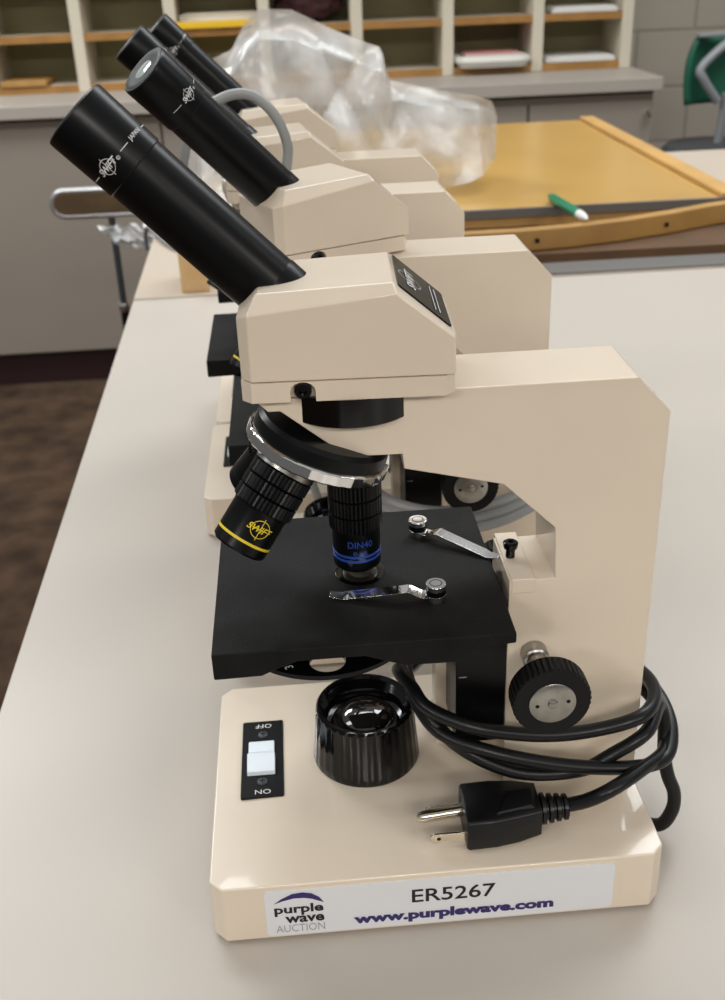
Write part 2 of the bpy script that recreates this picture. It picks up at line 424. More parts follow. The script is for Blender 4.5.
        obj_ = ob.build(name, [M['black_satin'], M['steel']], root)
        bd = MB()
        for h in ((l - .0040,) if word != 'DIN40' else (l - .0058, l - .0042)): bd.lathe([(.0079 * q, h - .0005), (.0081 * q, h - .0004), (.0081 * q, h + .0004), (.0079 * q, h + .0005)], om, 48)
        bd.build('colour_band', inkm, obj_)
        if word:
            # lettering faces the camera side of the barrel
            lt = MB(); hc = l - .0095
            f = lambda a0, h0: (lambda x, y: om @ Vector((.00805 * q * cos(a0 - x / .0081), .00805 * q * sin(a0 - x / .0081), h0 - y)))
            if word == 'SWIFT':
                add_flat(lt, text_bm('SWIFT', w=.0078, h=.0022, bold=.012, shear=.3), f(-.12, hc))
                add_flat(lt, ring_bm(.0027, .0029), f(-.12, hc)); add_flat(lt, rect_bm(-.0001, .0001, -.0036, .0036), f(-.12, hc))
                add_flat(lt, rect_bm(-.0036, .0036, -.0001, .0001, 6), f(-.12, hc))
            else:
                add_flat(lt, text_bm('DIN40', w=.0085, h=.0024, bold=.0), f(-.1, hc - .001)); add_flat(lt, text_bm('0.65', w=.0048, h=.0015), f(-.1, hc + .0022))
            lt.build('objective_lettering', inkm, obj_)
        return obj_
    objective(0., .0395, 1., 'objective', M['blue_ink'], 'DIN40')
    objective(-2.30, .0355, 1.12, 'objective', M['yellow_ink'], 'SWIFT')
    objective(2.30, .0300, 1., 'objective', M['black_matte'])
    # --- stage
    z = stage_dz
    sp = [(.0092, .1113), (.0092, .1017), (.0240, .1020), (.0297, .1046), (.0354, .1066), (.0560, .1066), (.0620, .1044), (.0686, .1020), (.0845, .1018), (.0876, .1040), (.0910, .1066), (.1031, .1075), (.1031, .1113)]
    st = MB().prism([(a, h + z) for a, h in sp], -.0422, .0422).build('stage', M['stage_black'], root, bevel=.0006, seg=2)
    ap = frame((.0578, 0, .1113 + z), (0, 0, 1))
    MB().lathe([(.0084, -.0004), (.0086, .00015), (.0080, .00025), (.0066, .00010), (.0064, -.0004)], ap, 48).build('aperture_ring', M['black_gloss'], st)
    MB().lathe([(.0064, -.0006), (.0060, .0000), (.0042, .0004), (.0036, .0002), (0, .0004)], ap, 40).build('condenser_lens', M['stage_lens'], st)
    # disc diaphragm under the stage
    cu = bpy.data.curves.new('disc', 'CURVE'); cu.dimensions = '2D'; cu.fill_mode = 'BOTH'; cu.extrude = .0008
    def circ(cx, cy, r, n=40):
        sp_ = cu.splines.new('POLY'); sp_.points.add(n - 1); sp_.use_cyclic_u = True
        for i in range(n): sp_.points[i].co = (cx + r * cos(2 * pi * i / n), cy + r * sin(2 * pi * i / n), 0, 1)
    circ(.0445, -.0112, .0302, 72); circ(.0445, -.0335, .0058); circ(.064, -.024, .004); circ(.025, -.024, .003)
    oc = bpy.data.objects.new('disc', cu); me = oc.to_mesh(); dm = MB(); dm.bm.from_mesh(me); oc.to_mesh_clear(); bpy.data.objects.remove(oc)
    for v in dm.bm.verts: v.co.z += .0990 + z
    dm.lathe([(.004, .0985 + z), (.004, .1066 + z)], frame((.0445, -.0112, 0), (0, 0, 1)), 20)
    dd = dm.build('disc_diaphragm', M['black_satin'], root)
    lt = MB(); add_flat(lt, text_bm('3', h=.0032, bold=.01), lambda x, y: Vector((.0322 - y * .8 - x * .3, -.0355 + x * .9 - y * .3, .0999 + z))); lt.build('diaphragm_number', M['white_ink'], dd)
    # spring clips
    def clip(kx, ky, tx, ty):
        p0 = Vector((kx, ky, .1113 + z)); tip = Vector((tx, ty, .1118 + z)); u = (tip - p0); ln = Vector((u.x, u.y, 0)).length; u.z = 0; u.normalize()
        cm = frame(p0, (0, 0, 1))
        k = MB().lathe([(0, 0), (.0028, 0), (.0028, .0006), (.0033, .0008), (.0033, .0026)], cm, 40, mi=0).lathe([(.0031, .0026), (.0033, .0027), (.0033, .0046)], cm, 40, mi=1)
        k.lathe([(.0032, .0046), (.0034, .0047), (.0034, .0062), (.0032, .0065), (.0021, .0065)], cm, 40, mi=0).lathe([(.0021, .0060), (.0021, .0066), (.0018, .0066), (.0016, .0058), (0, .0058)], cm, 32, mi=1)
        q = lambda s_, h: p0 + u * s_ + Vector((0, 0, h))
        pts = [q(.001, .0020), q(.0045, .0020), q(.0058, .0024), q(.0078, .0036), q(.0092, .0040), q(.0112, .0036), q(ln * .82, .0012), q(ln * .88, .0008), q(ln, .0014)]
        k.strip(pts, lambda t: .0042 if t < .8 else .0042 - .0012 * (t - .8) / .2, .0005, up=(0, -.13, 1), mi=0)
        return k.build('stage_clip', [M['chrome'], M['black_gloss']], st, bevel=.0001, seg=1)
    clip(.0804, .0228, .1058, .0015); clip(.0809, -.0205, .0467, -.0149)
    # --- illuminator
    im = frame((.0577, .0075, .0261), (0, 0, 1))
    ill = MB().lathe([(.0199, 0), (.0202, .0006), (.0200, .0034), (.0184, .0215), (.0182, .0228), (.0176, .0236), (.0166, .0236), (.0158, .0226), (.0160, .0222), (.0154, .0216), (.0157, .0210), (.0151, .0204), (.0154, .0198), (.0148, .0192), (.0151, .0186), (.0143, .0160), (.0125, .0150), (0, .0150)], im, 128, flute=(2, 3, 32, .00035)).build('illuminator', M['black_gloss'], root)
    MB().lathe([(.0112, .0147), (.0126, .0158), (.0120, .0166), (.0108, .0166)], im, 48).build('lamp_collar', M['black_gloss'], ill)
    MB().lathe([(.0112, .0155), (.0110, .0170), (.0094, .0192), (.0065, .0207), (.0030, .0214), (0, .0216)], im, 48).build('lamp_lens', M['dark_lens'], ill)
    # --- switch
    sw = MB().prism(rrect(.0100, .0259, -.0135, .0292, .0008), .0252, .0270, 'z').build('switch_plate', M['black_satin'], root, bevel=.0002, seg=1)
    rk = MB()
    rk.prism([(.0070, .0268), (.0162, .0268), (.0162, .0278), (.0152, .0284), (.0070, .0281)], .0126, .0225, 'x')
    rk.prism([(-.0022, .0268), (.0072, .0268), (.0072, .0300), (.0060, .0301), (-.0018, .0286)], .0123, .0228, 'x')
    rk.build('rocker', M['rocker'], sw, bevel=.0003)
    for yy in (.0207, -.0058):
        sm = frame((.0180, yy, .0270), (0, 0, 1))
        s_ = MB().lathe([(.0019, 0), (.0019, .0003), (.0013, .0007), (0, .0008)], sm, 24)
        s_.box(-.0011, .0011, -.0002, .0002, .0007, .00085, 1, sm).box(-.0002, .0002, -.0011, .0011, .0007, .00085, 1, sm)
        s_.build('plate_screw', [M['dark_grey'], M['black_matte']], sw)
    for wd, yy in (('OFF', .0258), ('ON', -.0112)):
        lt = MB(); add_flat(lt, text_bm(wd, w=.0062 if wd == 'OFF' else .0058, h=.0023, bold=.0), lambda x, y: Vector((.0182 - x, yy - y, .0272)))
        lt.build('off_lettering' if wd == 'OFF' else 'on_lettering', M['white_ink'], sw)
    # --- focus knobs on both sides
    for sd in (-1, 1):
        km = frame((.1153, sd * TA, .0838), (0, sd, 0), (1, 0, 0))
        k = MB().lathe([(.0128, .0210), (.0129, .0216), (.0129, .0276), (.0123, .0284), (.0076, .0284)], km, 120, flute=(1, 2, 40, .0006))
        kn = k.build('focus_knob', M['black_matte'], root)
        MB().lathe([(.0044, 0), (.0046, .0004), (.0046, .0050), (.0043, .0054), (.0034, .0058), (.0034, .0215)], km, 40, flute=(1, 2, 20, .00012)).build('shaft', M['steel'], kn)
        f = MB().lathe([(.0076, .0280), (.0076, .0287), (.0073, .0289), (.0017, .0289), (.0015, .0295), (.0008, .0299), (0, .0299)], km, 48)
        for hx in (-.0050, .0050):
            f.lathe([(.0007, .0288), (.0007, .02895), (0, .02895)], km @ Matrix.Translation((hx, .0006 * (1 if hx > 0 else -1), 0)), 12, mi=1)
        f.build('knob_disc', [M['steel'], M['black_matte']], kn)
    # --- cord
    if cord == 'black':
        loopA = [(.0701, .0, .0691), (.0734, -.012, .0703), (.0783, -.020, .0668), (.0935, -.027, .0627), (.1159, -.0275, .0577), (.1353, -.027, .0576), (.1515, -.026, .0612), (.1608, -.013, .0594), (.1625, .004, .056)]
        loopB = [(.0735, -.006, .0660), (.081, -.022, .0588), (.0976, -.030, .0545), (.1226, -.0325, .048), (.147, -.032, .044), (.1625, -.025, .0408), (.1690, -.010, .0438), (.1680, .008, .0465)]
        loopC = [(.0770, -.015, .0630), (.0894, -.026, .0530), (.1082, -.0305, .0445), (.1291, -.031, .0435), (.1411, -.030, .0487), (.1536, -.027, .0548), (.1630, -.012, .0535)]
        back = lambda d, h: [(.157 + d, .0200 + d, h), (.138, .0240 + d, h), (.112, .0280 + d, h + .004), (.088, .0265 + d, h + .010), (.0745, .0140, h + .014)]
        path = [(.1235, -.0368, .0335), (.1300, -.0400, .0380), (.1377, -.0415, .0435), (.1500, -.034, .0440), (.1640, -.020, .0405), (.1690, .000, .0410), (.165, .014, .043)]
        path += back(.004, .044) + loopA + back(.0, .052) + loopB + back(.003, .047) + loopC
        path += [(.1655, -.013, .0460), (.1650, -.0175, .0360), (.1662, -.0200, .0280), (.1690, -.0212, .0200), (.1688, -.0218, .0120), (.1650, -.0215, .0050), (.1595, -.0150, .0030), (.1590, .005, .0030), (.1585, .030, .0032), (.1530, .036, .0080)]
        MB().tube(path, .0025, 12, smooth=8).build('power_cord', M['rubber'], root)
        # plug
        pz = .0264
        ym = -.0375; body = MB()
        rings = []
        secs = [(.0878, .0098, .0060, .0000), (.0886, .0103, .0064, 0), (.0980, .0103, .0064, .0003), (.1060, .0092, .0064, .0006), (.1140, .0074, .0058, .0010)]
        for x, hy, hz, sh in secs:
            yc = ym + (x - .0878) * .04; zc = pz + .0064
            pts = rrect(yc - hy, yc + hy, zc - hz, zc + hz, .0016, 3)
            rings.append([body.bm.verts.new((x, a, max(b_, pz + .0002))) for a, b_ in pts])
        for a, b_ in zip(rings, rings[1:]):
            for i in range(len(a)): body.bm.faces.new([a[i], b_[i], b_[(i + 1) % len(a)], a[(i + 1) % len(a)]])
        body.bm.faces.new(rings[0][::-1]); body.bm.faces.new(rings[-1])
        # raised grip wedge on the upper face
        body.prism([(.0965, -.0455), (.1120, -.0425), (.1137, -.0312), (.1030, -.0335)], pz + .0120, pz + .0133, 'z', shrink=.25)
        rp = [(.0050, 0)]
        for k in range(4): h = .0008 + k * .0026; rp += [(.0038, h), (.0038, h + .0005), (.0054 - .0003 * k, h + .0009), (.0054 - .0003 * k, h + .0021), (.0038, h + .0025)]
        body.lathe(rp, frame((.1135, -.0365, pz + .0062), (1, -.02, .03)), 28)
        plug = body.build('power_plug', M['rubber'], root, ang=40)
        MB().lathe([(.0018, 0), (.0020, .0002), (.0020, .0140), (.0016, .0158), (.0007, .0166), (0, .0167)], frame((.0882, -.0360, .0344), (-1, -.09, -.02), (0, 0, 1)), 24).build('ground_pin', M['nickel'], plug)
        for yy in (-.0437, -.0305):
            bl = MB().prism([(.0882, .0279), (.0882, .0320), (.0768, .0320), (.0756, .0312), (.0756, .0287), (.0768, .0279)], yy - .0004, yy + .0004, 'y')
            bl.lathe([(.0008, 0), (.0008, .00045), (0, .00045)], frame((.0785, yy, .0300), (0, -1, 0)), 16, mi=1)
            bl.build('blade', [M['nickel'], M['black_matte']], plug, bevel=.0001, seg=1)
    elif cord == 'grey':
        P = []
        for k in range(3):
            dz = -.004 * k; d = .002 * k
            P += [(.070 - d, -.004, .074 + dz), (.080, -.024 - d, .070 + dz), (.105, -.031 - d, .066 + dz), (.135, -.030 - d, .070 + dz), (.160 + d, -.018, .078 + dz), (.164 + d, .006, .076 + dz), (.150, .022 + d, .070 + dz), (.115, .028 + d, .066 + dz), (.085, .024 + d, .070 + dz)]
        P += [(.165, -.01, .03), (.168, .0, .01), (.153, .005, .008)]
        MB().tube(P, .0026, 10, smooth=6).build('power_cord', M['grey_cord'], root)
    elif cord == 'arch':
        MB().tube([(.1530, .010, .010), (.166, .006, .014), (.168, -.010, .06), (.150, -.040, .130), (.100, -.0650, .170), (.0626, -.0700, .196), (.0608, -.0695, .2180), (.0568, -.0695, .2300), (.0505, -.0695, .2378), (.0427, -.0695, .2420), (.0320, -.0695, .2405), (.0200, -.0690, .2330), (.0125, -.0680, .2180), (.0112, -.0660, .2000), (.0300, -.066, .172), (.050, -.066, .110), (.062, -.066, .040), (.075, -.067, .0045), (.095, -.068, .0040), (.120, -.067, .0040)], .0024, 12, smooth=8).build('power_cord', M['grey_cord'], root)
    # --- auction sticker
    if sticker:
        yf = -W - .00015
        fy = lambda x, y: Vector((x, yf, y))
        stk = MB(); stk.prism(rrect(.0183, .1372, .0024, .0231, .0016), -W + .0003, yf, 'y')
        so = stk.build('auction_sticker', M['sticker'], root, smooth=False)
        def line(name, body, x0, x1, y0, y1, m, bold=0.):
            lt = MB(); add_flat(lt, text_bm(body, w=x1 - x0, h=y1 - y0, bold=bold), lambda x, y: Vector((x + (x0 + x1) / 2, yf - .00012, y + (y0 + y1) / 2))); return lt.build(name, m, so, smooth=False)
        line('purple_lettering', 'purple', .0213, .0378, .0115, .0167, M['black_ink'], .03)
        line('wave_lettering', 'wave', .0247, .0379, .0080, .0112, M['black_ink'], .03)
        line('auction_lettering', 'AUCTION', .0214, .0379, .0038, .0072, M['grey_ink'], -.008)
        line('number_lettering', 'ER5267', .0678, .0963, .0127, .0189, M['black_ink'], .012)
        line('web_lettering', 'www.purplewave.com', .0478, .1166, .0037, .0094, M['purple_ink'], .05)
        sw_ = [(.0213, .0174), (.0240, .0196), (.0276, .0216), (.0312, .0220), (.0342, .0212), (.0366, .0193), (.0382, .0166), (.0364, .0175), (.0344, .0186), (.0316, .0194), (.0282, .0195), (.0244, .0186)]
        lt = MB(); add_flat(lt, poly_bm(sw_), lambda x, y: Vector((x, yf - .00012, y))); lt.build('swoosh_mark', M['purple_ink'], so, smooth=False)
    return root

microscope((0, 0, 0), 0, 'nearest cream microscope, white auction sticker on its base and black cord round its arm', -.0467, sticker=True)
microscope((-.0004, .1535, 0), 0, 'cream microscope directly behind the stickered one, its head turned to show the eyepiece lens', .44, cord='grey', eye_rot=-.5)
microscope((-.0176, .2845, 0), 0, 'cream microscope third along the bench, with a thick grey cord arching over beside its head', .12, stage_dz=-.0076, cord='arch')
microscope((-.0160, .3965, 0), 0, 'farthest cream microscope of the row, next to the clear plastic bag', .14, cord=None)

# ------------------------------------------------------------------ benches
ZF = -.70
def bench(name, label, x0, x1, y0, y1, topm, skew=0.):
    root = thing(name, label, 'table', (x0, y0, 0))
    w, d = x1 - x0, y1 - y0
    MB().prism([(0, 0), (w, 0), (w, d), (-skew * d, d)], -.006, 0, 'z').build('tabletop', topm, root, bevel=.0008)
    MB().prism([(.0015, .0015), (w - .002, .0015), (w - .002, d - .0015), (.0015 - skew * d, d - .0015)], -.030, -.006, 'z').build('edge_band', M['table_edge'], root)
    MB().box(.06, w - .06, .06, d - .06, -.11, -.030).build('apron', M['cabinet'], root)
    for a in (.06, w - .06):
        for b in (.08, d - .08): MB().box(a - .025, a + .025, b - .025, b + .025, ZF, -.030).build('leg', M['dark_grey'], root, bevel=.003)
    return root
bench('lab_bench', 'long beige laminate lab bench that carries the row of cream microscopes', -.0925, .95, -.45, .722, M['table'], skew=.0205)
bench('work_table', 'tan laminate table beyond the lab bench, carrying the yellow wooden drawing board', -.1170, .95, .727, 1.375, M['table_tan'], skew=.0205)

# ------------------------------------------------------------------ room
struct(MB().box(-3.2, 3.2, -2.2, 2.86, ZF - .05, ZF).build('floor', M['carpet'], smooth=False))
wb = struct(MB().box(-3.2, 3.2, 2.80, 2.90, ZF, 1.55).build('wall_back', M['block'], smooth=False))
struct(MB().box(.975, 3.2, 2.785, 2.80, ZF, ZF + .08).build('baseboard_back', M['maroon'], smooth=False))

# ------------------------------------------------------------------ counter with base cabinets along the back wall
ct = MB().box(-1.60, .966, 2.36, 2.80, -.030, 0.).build('countertop', M['counter'], bevel=.002)
tag(ct, 'long greige countertop on the taupe base cabinets along the back wall', 'countertop')
def cabinet(x0, x1, label, ndoor, knob_side=1):
    root = thing('base_cabinet', label, 'cabinet', (x0, 2.385, ZF), 0, 'base cabinets under the back countertop')
    w = x1 - x0; h = -.0302 - ZF
    MB().box(.0005, w - .0005, .012, .40, .085, h).build('carcass', M['cabinet'], root)
    MB().box(.0005, w - .0005, .020, .38, 0, .085).build('toe_kick', M['maroon'], root)
    dw = w / ndoor
    for i in range(ndoor):
        d = MB().box(i * dw + .003, (i + 1) * dw - .003, 0, .012, .09, h - .022).build('door', M['cabinet'], root, bevel=.0015)
        if knob_side and i == ndoor - 1:
            hx = (i + .5) * dw + (dw / 2 - .018)
            MB().lathe([(.003, 0), (.003, .012), (.008, .015), (.009, .020), (.006, .025), (0, .026)], frame((hx, 0, h - .055), (0, -1, 0)), 20).build('door_knob', M['chrome'], d)
    return root
cabinet(-1.55, -.25, 'plain taupe base cabinet at the left end of the back counter, behind the black eyepieces', 1, 0)
cabinet(-.25, .33, 'taupe base cabinet in the middle of the back counter, hidden behind the plastic bag', 1, 0)
cabinet(.33, .955, 'taupe two-door base cabinet with a chrome knob at the right end of the back counter', 2, 1)

# pigeonhole shelving on the counter
sx = [-1.148, -.916, -.684, -.452, -.220, .012, .244, .476, .708, .940]
sy0, sy1 = 2.60, 2.795
shelf = thing('pigeonhole_shelf', 'cream open pigeonhole shelving with orange wooden shelf edges standing on the back counter', 'shelf', (0, sy0, 0))
MB().box(sx[0], sx[-1], sy1 - sy0 - .012, sy1 - sy0, .0005, .62).build('back_panel', M['shelf_back'], shelf)
for x in sx:
    MB().box(x - .0145, x + .0145, 0, sy1 - sy0 - .012, .0005, .62).build('upright', M['shelf_cream'], shelf, bevel=.001)
for zz in (.0005, .118, .240, .362, .484, .60):
    MB().box(sx[0] + .0146, sx[-1] - .0146, .006, sy1 - sy0 - .013, zz, zz + .016).build('shelf_board', M['shelf_cream'], shelf)
    for a, b in zip(sx, sx[1:]):
        MB().box(a + .0147, b - .0147, .001, .006, zz, zz + .018).build('edge_strip', M['shelf_wood'], shelf)
def shelf_item(name, label, cat, bm, m, **k):
    return tag(bm.build(name, m, **k), label, cat)
shelf_item('ruler_stack', 'bright yellow strip lying on the shelf edge behind the eyepiece tubes', 'ruler', MB().box(-.205, -.010, 2.590, 2.640, .1365, .152), M['yellow_thing'], bevel=.002)
shelf_item('paper_stack', 'white paper sheets on the shelf above the yellow strip', 'paper', MB().box(-.200, -.005, 2.645, 2.76, .1345, .165).box(-.19, -.01, 2.642, 2.76, .165, .168), M['paper'])
shelf_item('yellow_folder', 'yellow folder in the lower pigeonhole, just behind the second eyepiece', 'folder', MB().box(-.205, -.080, 2.595, 2.74, .019, .034), M['yellow_thing'], bevel=.002)
shelf_item('brown_folder', 'brown folder lying in the lowest pigeonhole at the far left', 'folder', MB().box(-.660, -.545, 2.595, 2.74, .019, .032), M['brown_wood'], bevel=.002)
b = MB(); b.prism(rrect(.504, .680, 2.560, 2.74, .03), .0192, .024, 'z')
b.tube([(x, y, .035) for x, y in rrect(.505, .679, 2.561, 2.739, .03)], .0105, 8, closed=True)
tr = thing('paper_tray', 'white curved tray sticking out of the lower pigeonhole, holding papers', 'tray', (0, 0, 0))
b.build('tray_body', M['tray'], tr)
shelf_item('paper_pile', 'papers with a pink edge lying in the white curved tray', 'paper', MB().box(.520, .664, 2.585, 2.72, .0243, .0465).box(.523, .660, 2.590, 2.715, .0467, .050, 1), [M['paper'], mat('pink_paper', (196, 140, 132), .7)], smooth=False)
shelf_item('paper_stack', 'low paper stack in the bottom right pigeonhole beside the block wall', 'paper', MB().box(.735, .918, 2.615, 2.76, .019, .029).box(.74, .91, 2.62, 2.75, .029, .032), M['paper'])
shelf_item('paper_stack', 'paper stack in the upper right pigeonhole beside the block wall', 'paper', MB().box(.745, .915, 2.612, 2.76, .1365, .146).box(.75, .91, 2.617, 2.75, .146, .149), M['paper'])
b = MB(); bmesh.ops.create_icosphere(b.bm, subdivisions=4, radius=1)
for v in b.bm.verts:
    n_ = noise.noise(v.co * 2.2) * .25; v.co = Vector((.128 + v.co.x * .085 * (1 + n_), 2.69 + v.co.y * .05 * (1 + n_), .180 + max(v.co.z, -.85) * .039 * (1 + n_)))
shelf_item('folded_cloth', 'dark red bundled cloth in the pigeonhole above the plastic bag', 'cloth', b, M['dark_red'])

# ------------------------------------------------------------------ drawing board and what lies by it
db = thing('drawing_board', 'large yellow varnished wooden drawing board with a grey metal front edge', 'board', (-.02, .897, .010))
MB().box(0, .585, .004, .640, .0, .0195).build('board_panel', M['light_wood'], db)
MB().box(.001, .560, .004, .639, .0195, .0205).build('board_face', M['yellow_wood'], db)
MB().box(0, .585, 0, .004, .0105, .0212).build('metal_edge', M['zinc'], db, bevel=.0005)
MB().box(.561, .585, .004, .640, .0196, .0265).build('side_cleat', M['light_wood'], db, bevel=.002)
dk = MB().box(.10, .575, .775, 1.33, .0002, .0096).build('board_frame', M['dark_wood'], smooth=False)
tag(dk, 'dark wooden frame lying flat beneath the yellow drawing board', 'frame')
bar = thing('curved_bar', 'curved brown wooden bar with screw holes lying in front of the drawing board', 'wooden bar', (0, 0, 0))
pth = [(.16, .786), (.22, .784), (.282, .785), (.34, .793), (.40, .808), (.46, .831), (.51, .854), (.57, .876)]
Q = []
for i in range(len(pth) - 1):
    for k in range(4): t = k / 4; Q.append((pth[i][0] * (1 - t) + pth[i + 1][0] * t, pth[i][1] * (1 - t) + pth[i + 1][1] * t))
Q.append(pth[-1])
b = MB().strip([(x, y + .008, .0212) for x, y in Q], .014, .0225)
b.build('bar_body', M['brown_wood'], bar, bevel=.0015)
for hx, hy in ((.300, .7868), (.452, .8265)):
    MB().lathe([(.0026, 0), (.0026, .0012), (.0012, .0014), (0, .0010)], frame((hx, hy, .021), (.25, -1, .1)), 14).build('screw', M['black_matte'], bar)

tag(MB().box(.12, .62, .7285, .768, .0002, .0022).build('grey_strip', M['zinc'], bevel=.0004), 'flat grey strip lying along the front of the dark wooden frame', 'straightedge')  # thin grey slab added to draw the grey band before the frame
pen = thing('pen', 'green ballpoint pen with a white tip lying across the front of the drawing board', 'pen', (.345, .926, .0368))
pd = Vector((.012, -.122, 0)).normalized()
pm_ = frame((0, 0, 0), pd)
MB().lathe([(.0036, .006), (.0054, .012), (.0055, .085), (.0050, .098)], pm_, 20).build('barrel', M['green_pen'], pen)
MB().lathe([(.0050, .098), (.0046, .110), (.0026, .118), (.0008, .124), (0, .124)], pm_, 20).build('tip', M['paper'], pen)
MB().lathe([(0, 0), (.0022, 0), (.0022, .006), (.0030, .006)], pm_, 16).build('push_button', M['nickel'], pen)

# pine block and dark feet left of the microscopes
tag(MB().box(-.0700, -.0420, .738, .800, .0001, .052).build('pine_block', M['block_wood'], bevel=.001), 'small pale pine block standing at the end of the lab bench behind the black tube', 'wooden block')

# ------------------------------------------------------------------ plastic bag
def bag():
    out = [(-.078, .120), (-.072, .165), (-.050, .186), (-.012, .200), (.004, .226), (.022, .242), (.060, .240), (.110, .216), (.150, .200), (.1625, .196), (.1665, .180), (.170, .160), (.184, .157), (.230, .146), (.275, .137), (.297, .130), (.303, .110), (.300, .060)]
    def top(x):
        for (a, h), (c, k) in zip(out, out[1:]):
            if a <= x <= c: return h + (k - h) * (x - a) / (c - a)
        return out[-1][1]
    def ridge(p): return 1 - 2 * abs(noise.noise(p))
    b = MB(); nx, nz = 96, 60; y0 = 1.03
    for s_ in (-1, 1):
        G = []
        for i in range(nx + 1):
            x = -.078 + .381 * i / nx; h = top(x); row = []
            for k in range(nz + 1):
                t = k / nz; z0 = .0325 + max(0, x - .20) * .24; z = z0 + (h - z0) * t
                e_ = min(1, i / 6, (nx - i) / 6)
                th = (.022 + .055 * (1 - t)) * min(1, (1 - t) * 7) * e_
                # long sharp pleats fanning out from the two gathered corners, and fine crinkles low down on the right
                f1 = ridge(Vector(((x - .16) * 16 + z * 9, z * 3.5, 3.1 + s_))) * .020
                f2 = ridge(Vector((x * 11 - z * 7, z * 6, 9.7 + s_))) * .016
                f3 = ridge(Vector((x * 30, z * 30, 5.5 + s_))) * (.0045 if x > .16 else .0014)
                q = min(1, (1 - t) * 8 + .25)
                row.append(b.bm.verts.new((x + noise.noise(Vector((x * 14, z * 14, 4 + s_))) * .008 * (1 - t), y0 + s_ * th + (f1 + f2 + f3) * q, max(z, .0325))))
            G.append(row)
        for i in range(nx):
            for k in range(nz): b.bm.faces.new([G[i][k], G[i + 1][k], G[i + 1][k + 1], G[i][k + 1]])
    o = b.build('plastic_bag', M['film'], ang=14)
    tag(o, 'large crumpled clear plastic bag standing on the yellow drawing board', 'plastic bag')
bag()

# ------------------------------------------------------------------ stools
st = thing('panel_stand', 'slim metal stand holding an oval brown chrome-rimmed panel beyond the bench', 'stand', (-.245, 1.415, ZF))
zz = -ZF - .043
def stad(hw, hh, n=12): 
    return [(hw - hh + hh * cos(-pi / 2 + pi * k / n), hh * sin(-pi / 2 + pi * k / n)) for k in range(n + 1)] + [(-(hw - hh) - hh * cos(-pi / 2 + pi * k / n), -hh * sin(-pi / 2 + pi * k / n)) for k in range(n + 1)]
cxs = .055
MB().prism([(cxs + x, zz + z) for x, z in stad(.136, .0165)], .004, .014, 'y').build('panel', M['seat_wood'], st)
MB().tube([(cxs + x, .009, zz + z) for x, z in stad(.139, .0195)], .0052, 10, closed=True).build('panel_rim', M['satin_chrome'], st)
MB().tube([(.004, .012, zz - .018), (.004, .014, zz - .060), (.003, .016, .01)], .0055, 10).build('post', M['dark_grey'], st)
MB().lathe([(.008, zz - .180), (.009, zz - .178), (.009, zz - .168), (.008, zz - .166)], frame((.004, .0155, 0), (0, 0, 1)), 20).build('post_collar', M['chrome'], st)
MB().lathe([(.0075, .012), (.0075, zz - .18)], frame((.004, .0158, 0), (0, 0, 1)), 16).build('sleeve', M['black_matte'], st)
MB().lathe([(.075, 0), (.075, .008), (.02, .018), (.010, .018)], frame((.003, .016, 0), (0, 0, 1)), 36).build('foot', M['dark_grey'], st)
b = MB()
G = []
for i in range(17):
    row = []
    for k in range(9):
        x = -.262 + .080 * i / 16 + .004 * k; z = -.0705 - .038 * (k / 8) * (1 - .25 * abs(i - 8) / 8)
        row.append(b.bm.verts.new((x, 1.392 + noise.noise(Vector((i * .45, k * .5, 1.))) * .016 - .012, z + noise.noise(Vector((i * .6, k * .6, 5.))) * .008)))
    G.append(row)
for i in range(16):
    for k in range(8): b.bm.faces.new([G[i][k], G[i + 1][k], G[i + 1][k + 1], G[i][k + 1]])
tag(b.build('plastic_scrap', M['film_white'], ang=20), 'crumpled scrap of clear plastic hanging below the chrome-rimmed brown panel', 'plastic scrap')
tag(MB().tube([(-.140, 1.045, -.030), (-.1385, 1.035, -.008), (-.130, 1.01, .0060), (-.112, .96, .0046), (-.090, .91, .0042), (-.060, .88, .0036), (-.02, .87, .0034)], .0026, 8, smooth=6).build('cable', M['grey_paint']), 'thin grey cable drooping over the far table edge below the black tube', 'cable')

gs = thing('lab_stool', 'green-backed lab stool with a grey bent-tube bracket, beside the right end of the counter', 'stool', (1.108, 2.32, ZF))
b = MB(); nu, nv = 16, 10; G = []
for i in range(nu + 1):
    row = []
    for k in range(nv + 1):
        u = -1 + 2 * i / nu; v = -1 + 2 * k / nv
        wv = .105 * (1 - .18 * v * v * (1 if v > 0 else .35)) * (1 - .0)
        row.append(b.bm.verts.new((u * wv, .045 - .035 * u * u, .712 + .075 * v)))
    G.append(row)
for i in range(nu):
    for k in range(nv): b.bm.faces.new([G[i][k], G[i + 1][k], G[i + 1][k + 1], G[i][k + 1]])
bk = b.build('backrest', M['green'], gs)
sm = bk.modifiers.new('shell', 'SOLIDIFY'); sm.thickness = .012 * S
MB().strip([(-.085, .0, .792), (0, -.004, .795), (.085, .0, .792)], .030, .008).build('top_rail', M['grey_paint'], gs, bevel=.002)
for s_ in (-1, 1):
    MB().tube([(s_ * .010 - .0, -.008, .779), (s_ * .072, -.014, .725), (s_ * .066, -.016, .697), (s_ * .022, -.006, .645)], .0105, 10, smooth=5).build('bracket_arm', M['grey_paint'], gs)
MB().tube([(0, -.002, .662), (0, .006, .600), (0, .020, .540)], .011, 12).build('back_post', M['grey_paint'], gs)
MB().lathe([(.125, .507), (.140, .513), (.142, .530), (.130, .543), (0, .545)], frame((0, .0, 0), (0, 0, 1)), 40).build('seat', M['dark_grey'], gs)
MB().lathe([(.022, .0), (.022, .510)], frame((0, .0, .0), (0, 0, 1)), 20).build('column', M['grey_paint'], gs)
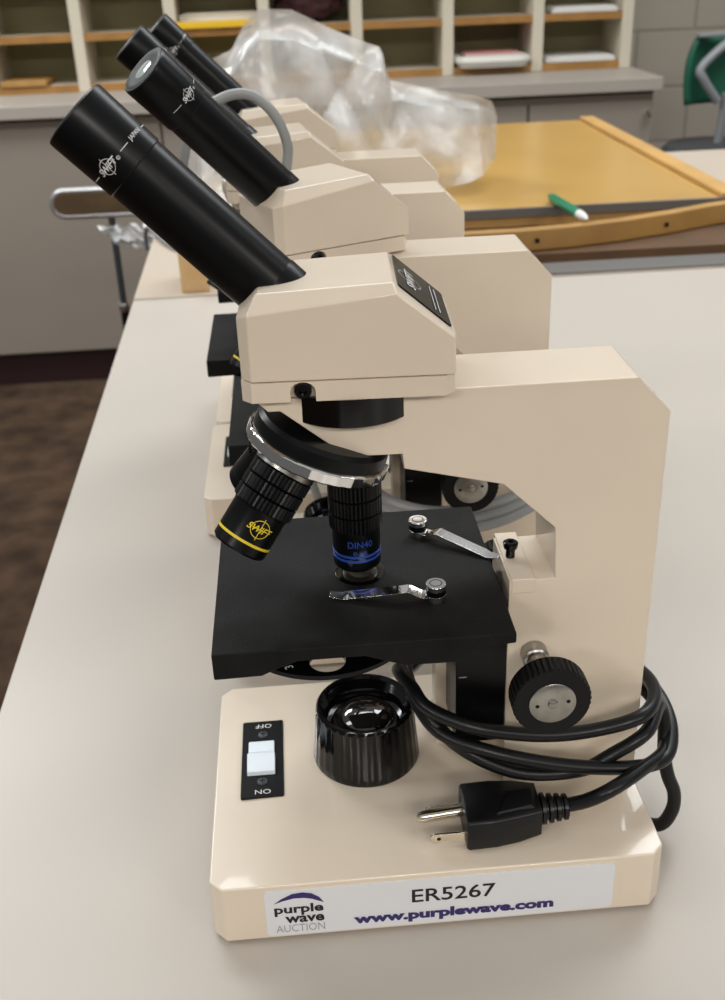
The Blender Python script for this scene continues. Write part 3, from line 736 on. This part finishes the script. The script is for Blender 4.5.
MB().lathe([(.15, .0), (.15, .012), (.03, .03), (.022, .03)], frame((0, .0, .0), (0, 0, 1)), 36).build('foot_disc', M['dark_grey'], gs)

# ------------------------------------------------------------------ light
world = bpy.data.worlds.new('room_light'); bpy.context.scene.world = world; world.use_nodes = True
wn = world.node_tree; bg = wn.nodes['Background']; bg.inputs['Color'].default_value = (1., .98, .95, 1)
wt = wn.nodes.new('ShaderNodeTexCoord'); ws = wn.nodes.new('ShaderNodeSeparateXYZ'); wm = wn.nodes.new('ShaderNodeMapRange')
wm.inputs['From Min'].default_value = .1; wm.inputs['From Max'].default_value = .8; wm.inputs['To Min'].default_value = .12; wm.inputs['To Max'].default_value = .42
wn.links.new(wt.outputs['Generated'], ws.inputs['Vector']); wn.links.new(ws.outputs['Z'], wm.inputs['Value']); wn.links.new(wm.outputs['Result'], bg.inputs['Strength'])
def area(name, loc, sx_, sy_, power, color=(1, .98, .95), rot=(0, 0, 0)):
    l = bpy.data.lights.new(name, 'AREA'); l.shape = 'RECTANGLE'; l.size = sx_ * S; l.size_y = sy_ * S; l.energy = power; l.color = color
    o = bpy.data.objects.new(name, l); col.objects.link(o); o.location = Vector(loc) * S; o.rotation_euler = rot
    o['kind'] = 'helper'
    return o
COOL, WARM = (.93, .97, 1.), (1., .955, .89)
for x, y, w_, d_, pw, c in [(-1.1, 1.75, .95, .48, 46, COOL), (1.11, 1.32, .95, .80, 28, COOL), (2.6, 1.75, .95, .48, 6, COOL),
                            (.05, .85, .95, .48, 16, COOL), (-1.5, .1, .95, .48, 16, COOL), (2.1, .1, .95, .48, 5, COOL),
                            (-1.6, -2.3, .95, .48, 47, WARM), (.3, -2.4, .95, .48, 60, WARM), (2.2, -2.3, .95, .48, 52, WARM)]:
    area('unseen_overhead_light', (x, y, 1.50), w_, d_, pw, c)  # unseen overhead lamps; the warm front row is added to fill near faces

# ------------------------------------------------------------------ camera
C = Vector((.041466, -.307740, .299668)); pitch, yaw, roll, F = .4807, .05863, -.03887, 1.05715
fw = Vector((sin(yaw) * cos(pitch), cos(yaw) * cos(pitch), -sin(pitch))); r = Vector((cos(yaw), -sin(yaw), 0)); u = r.cross(fw)
r2 = r * cos(roll) + u * sin(roll); u2 = u * cos(roll) - r * sin(roll)
cd = bpy.data.cameras.new('camera'); co = bpy.data.objects.new('camera', cd); col.objects.link(co)
mw = Matrix((r2, u2, -fw)).transposed().to_4x4(); mw.translation = C * S; co.matrix_world = mw
cd.sensor_fit = 'VERTICAL'; cd.sensor_height = 36.; cd.sensor_width = 26.1; cd.lens = 36. * F; cd.clip_start = .01
cd.dof.use_dof = True; cd.dof.focus_distance = .335 * S; cd.dof.aperture_fstop = 20.
sc = bpy.context.scene; sc.camera = co
sc.view_settings.view_transform = 'Standard'; sc.view_settings.look = 'None'; sc.view_settings.gamma = 1.; sc.view_settings.use_curve_mapping = False
sc.view_settings.exposure = .08
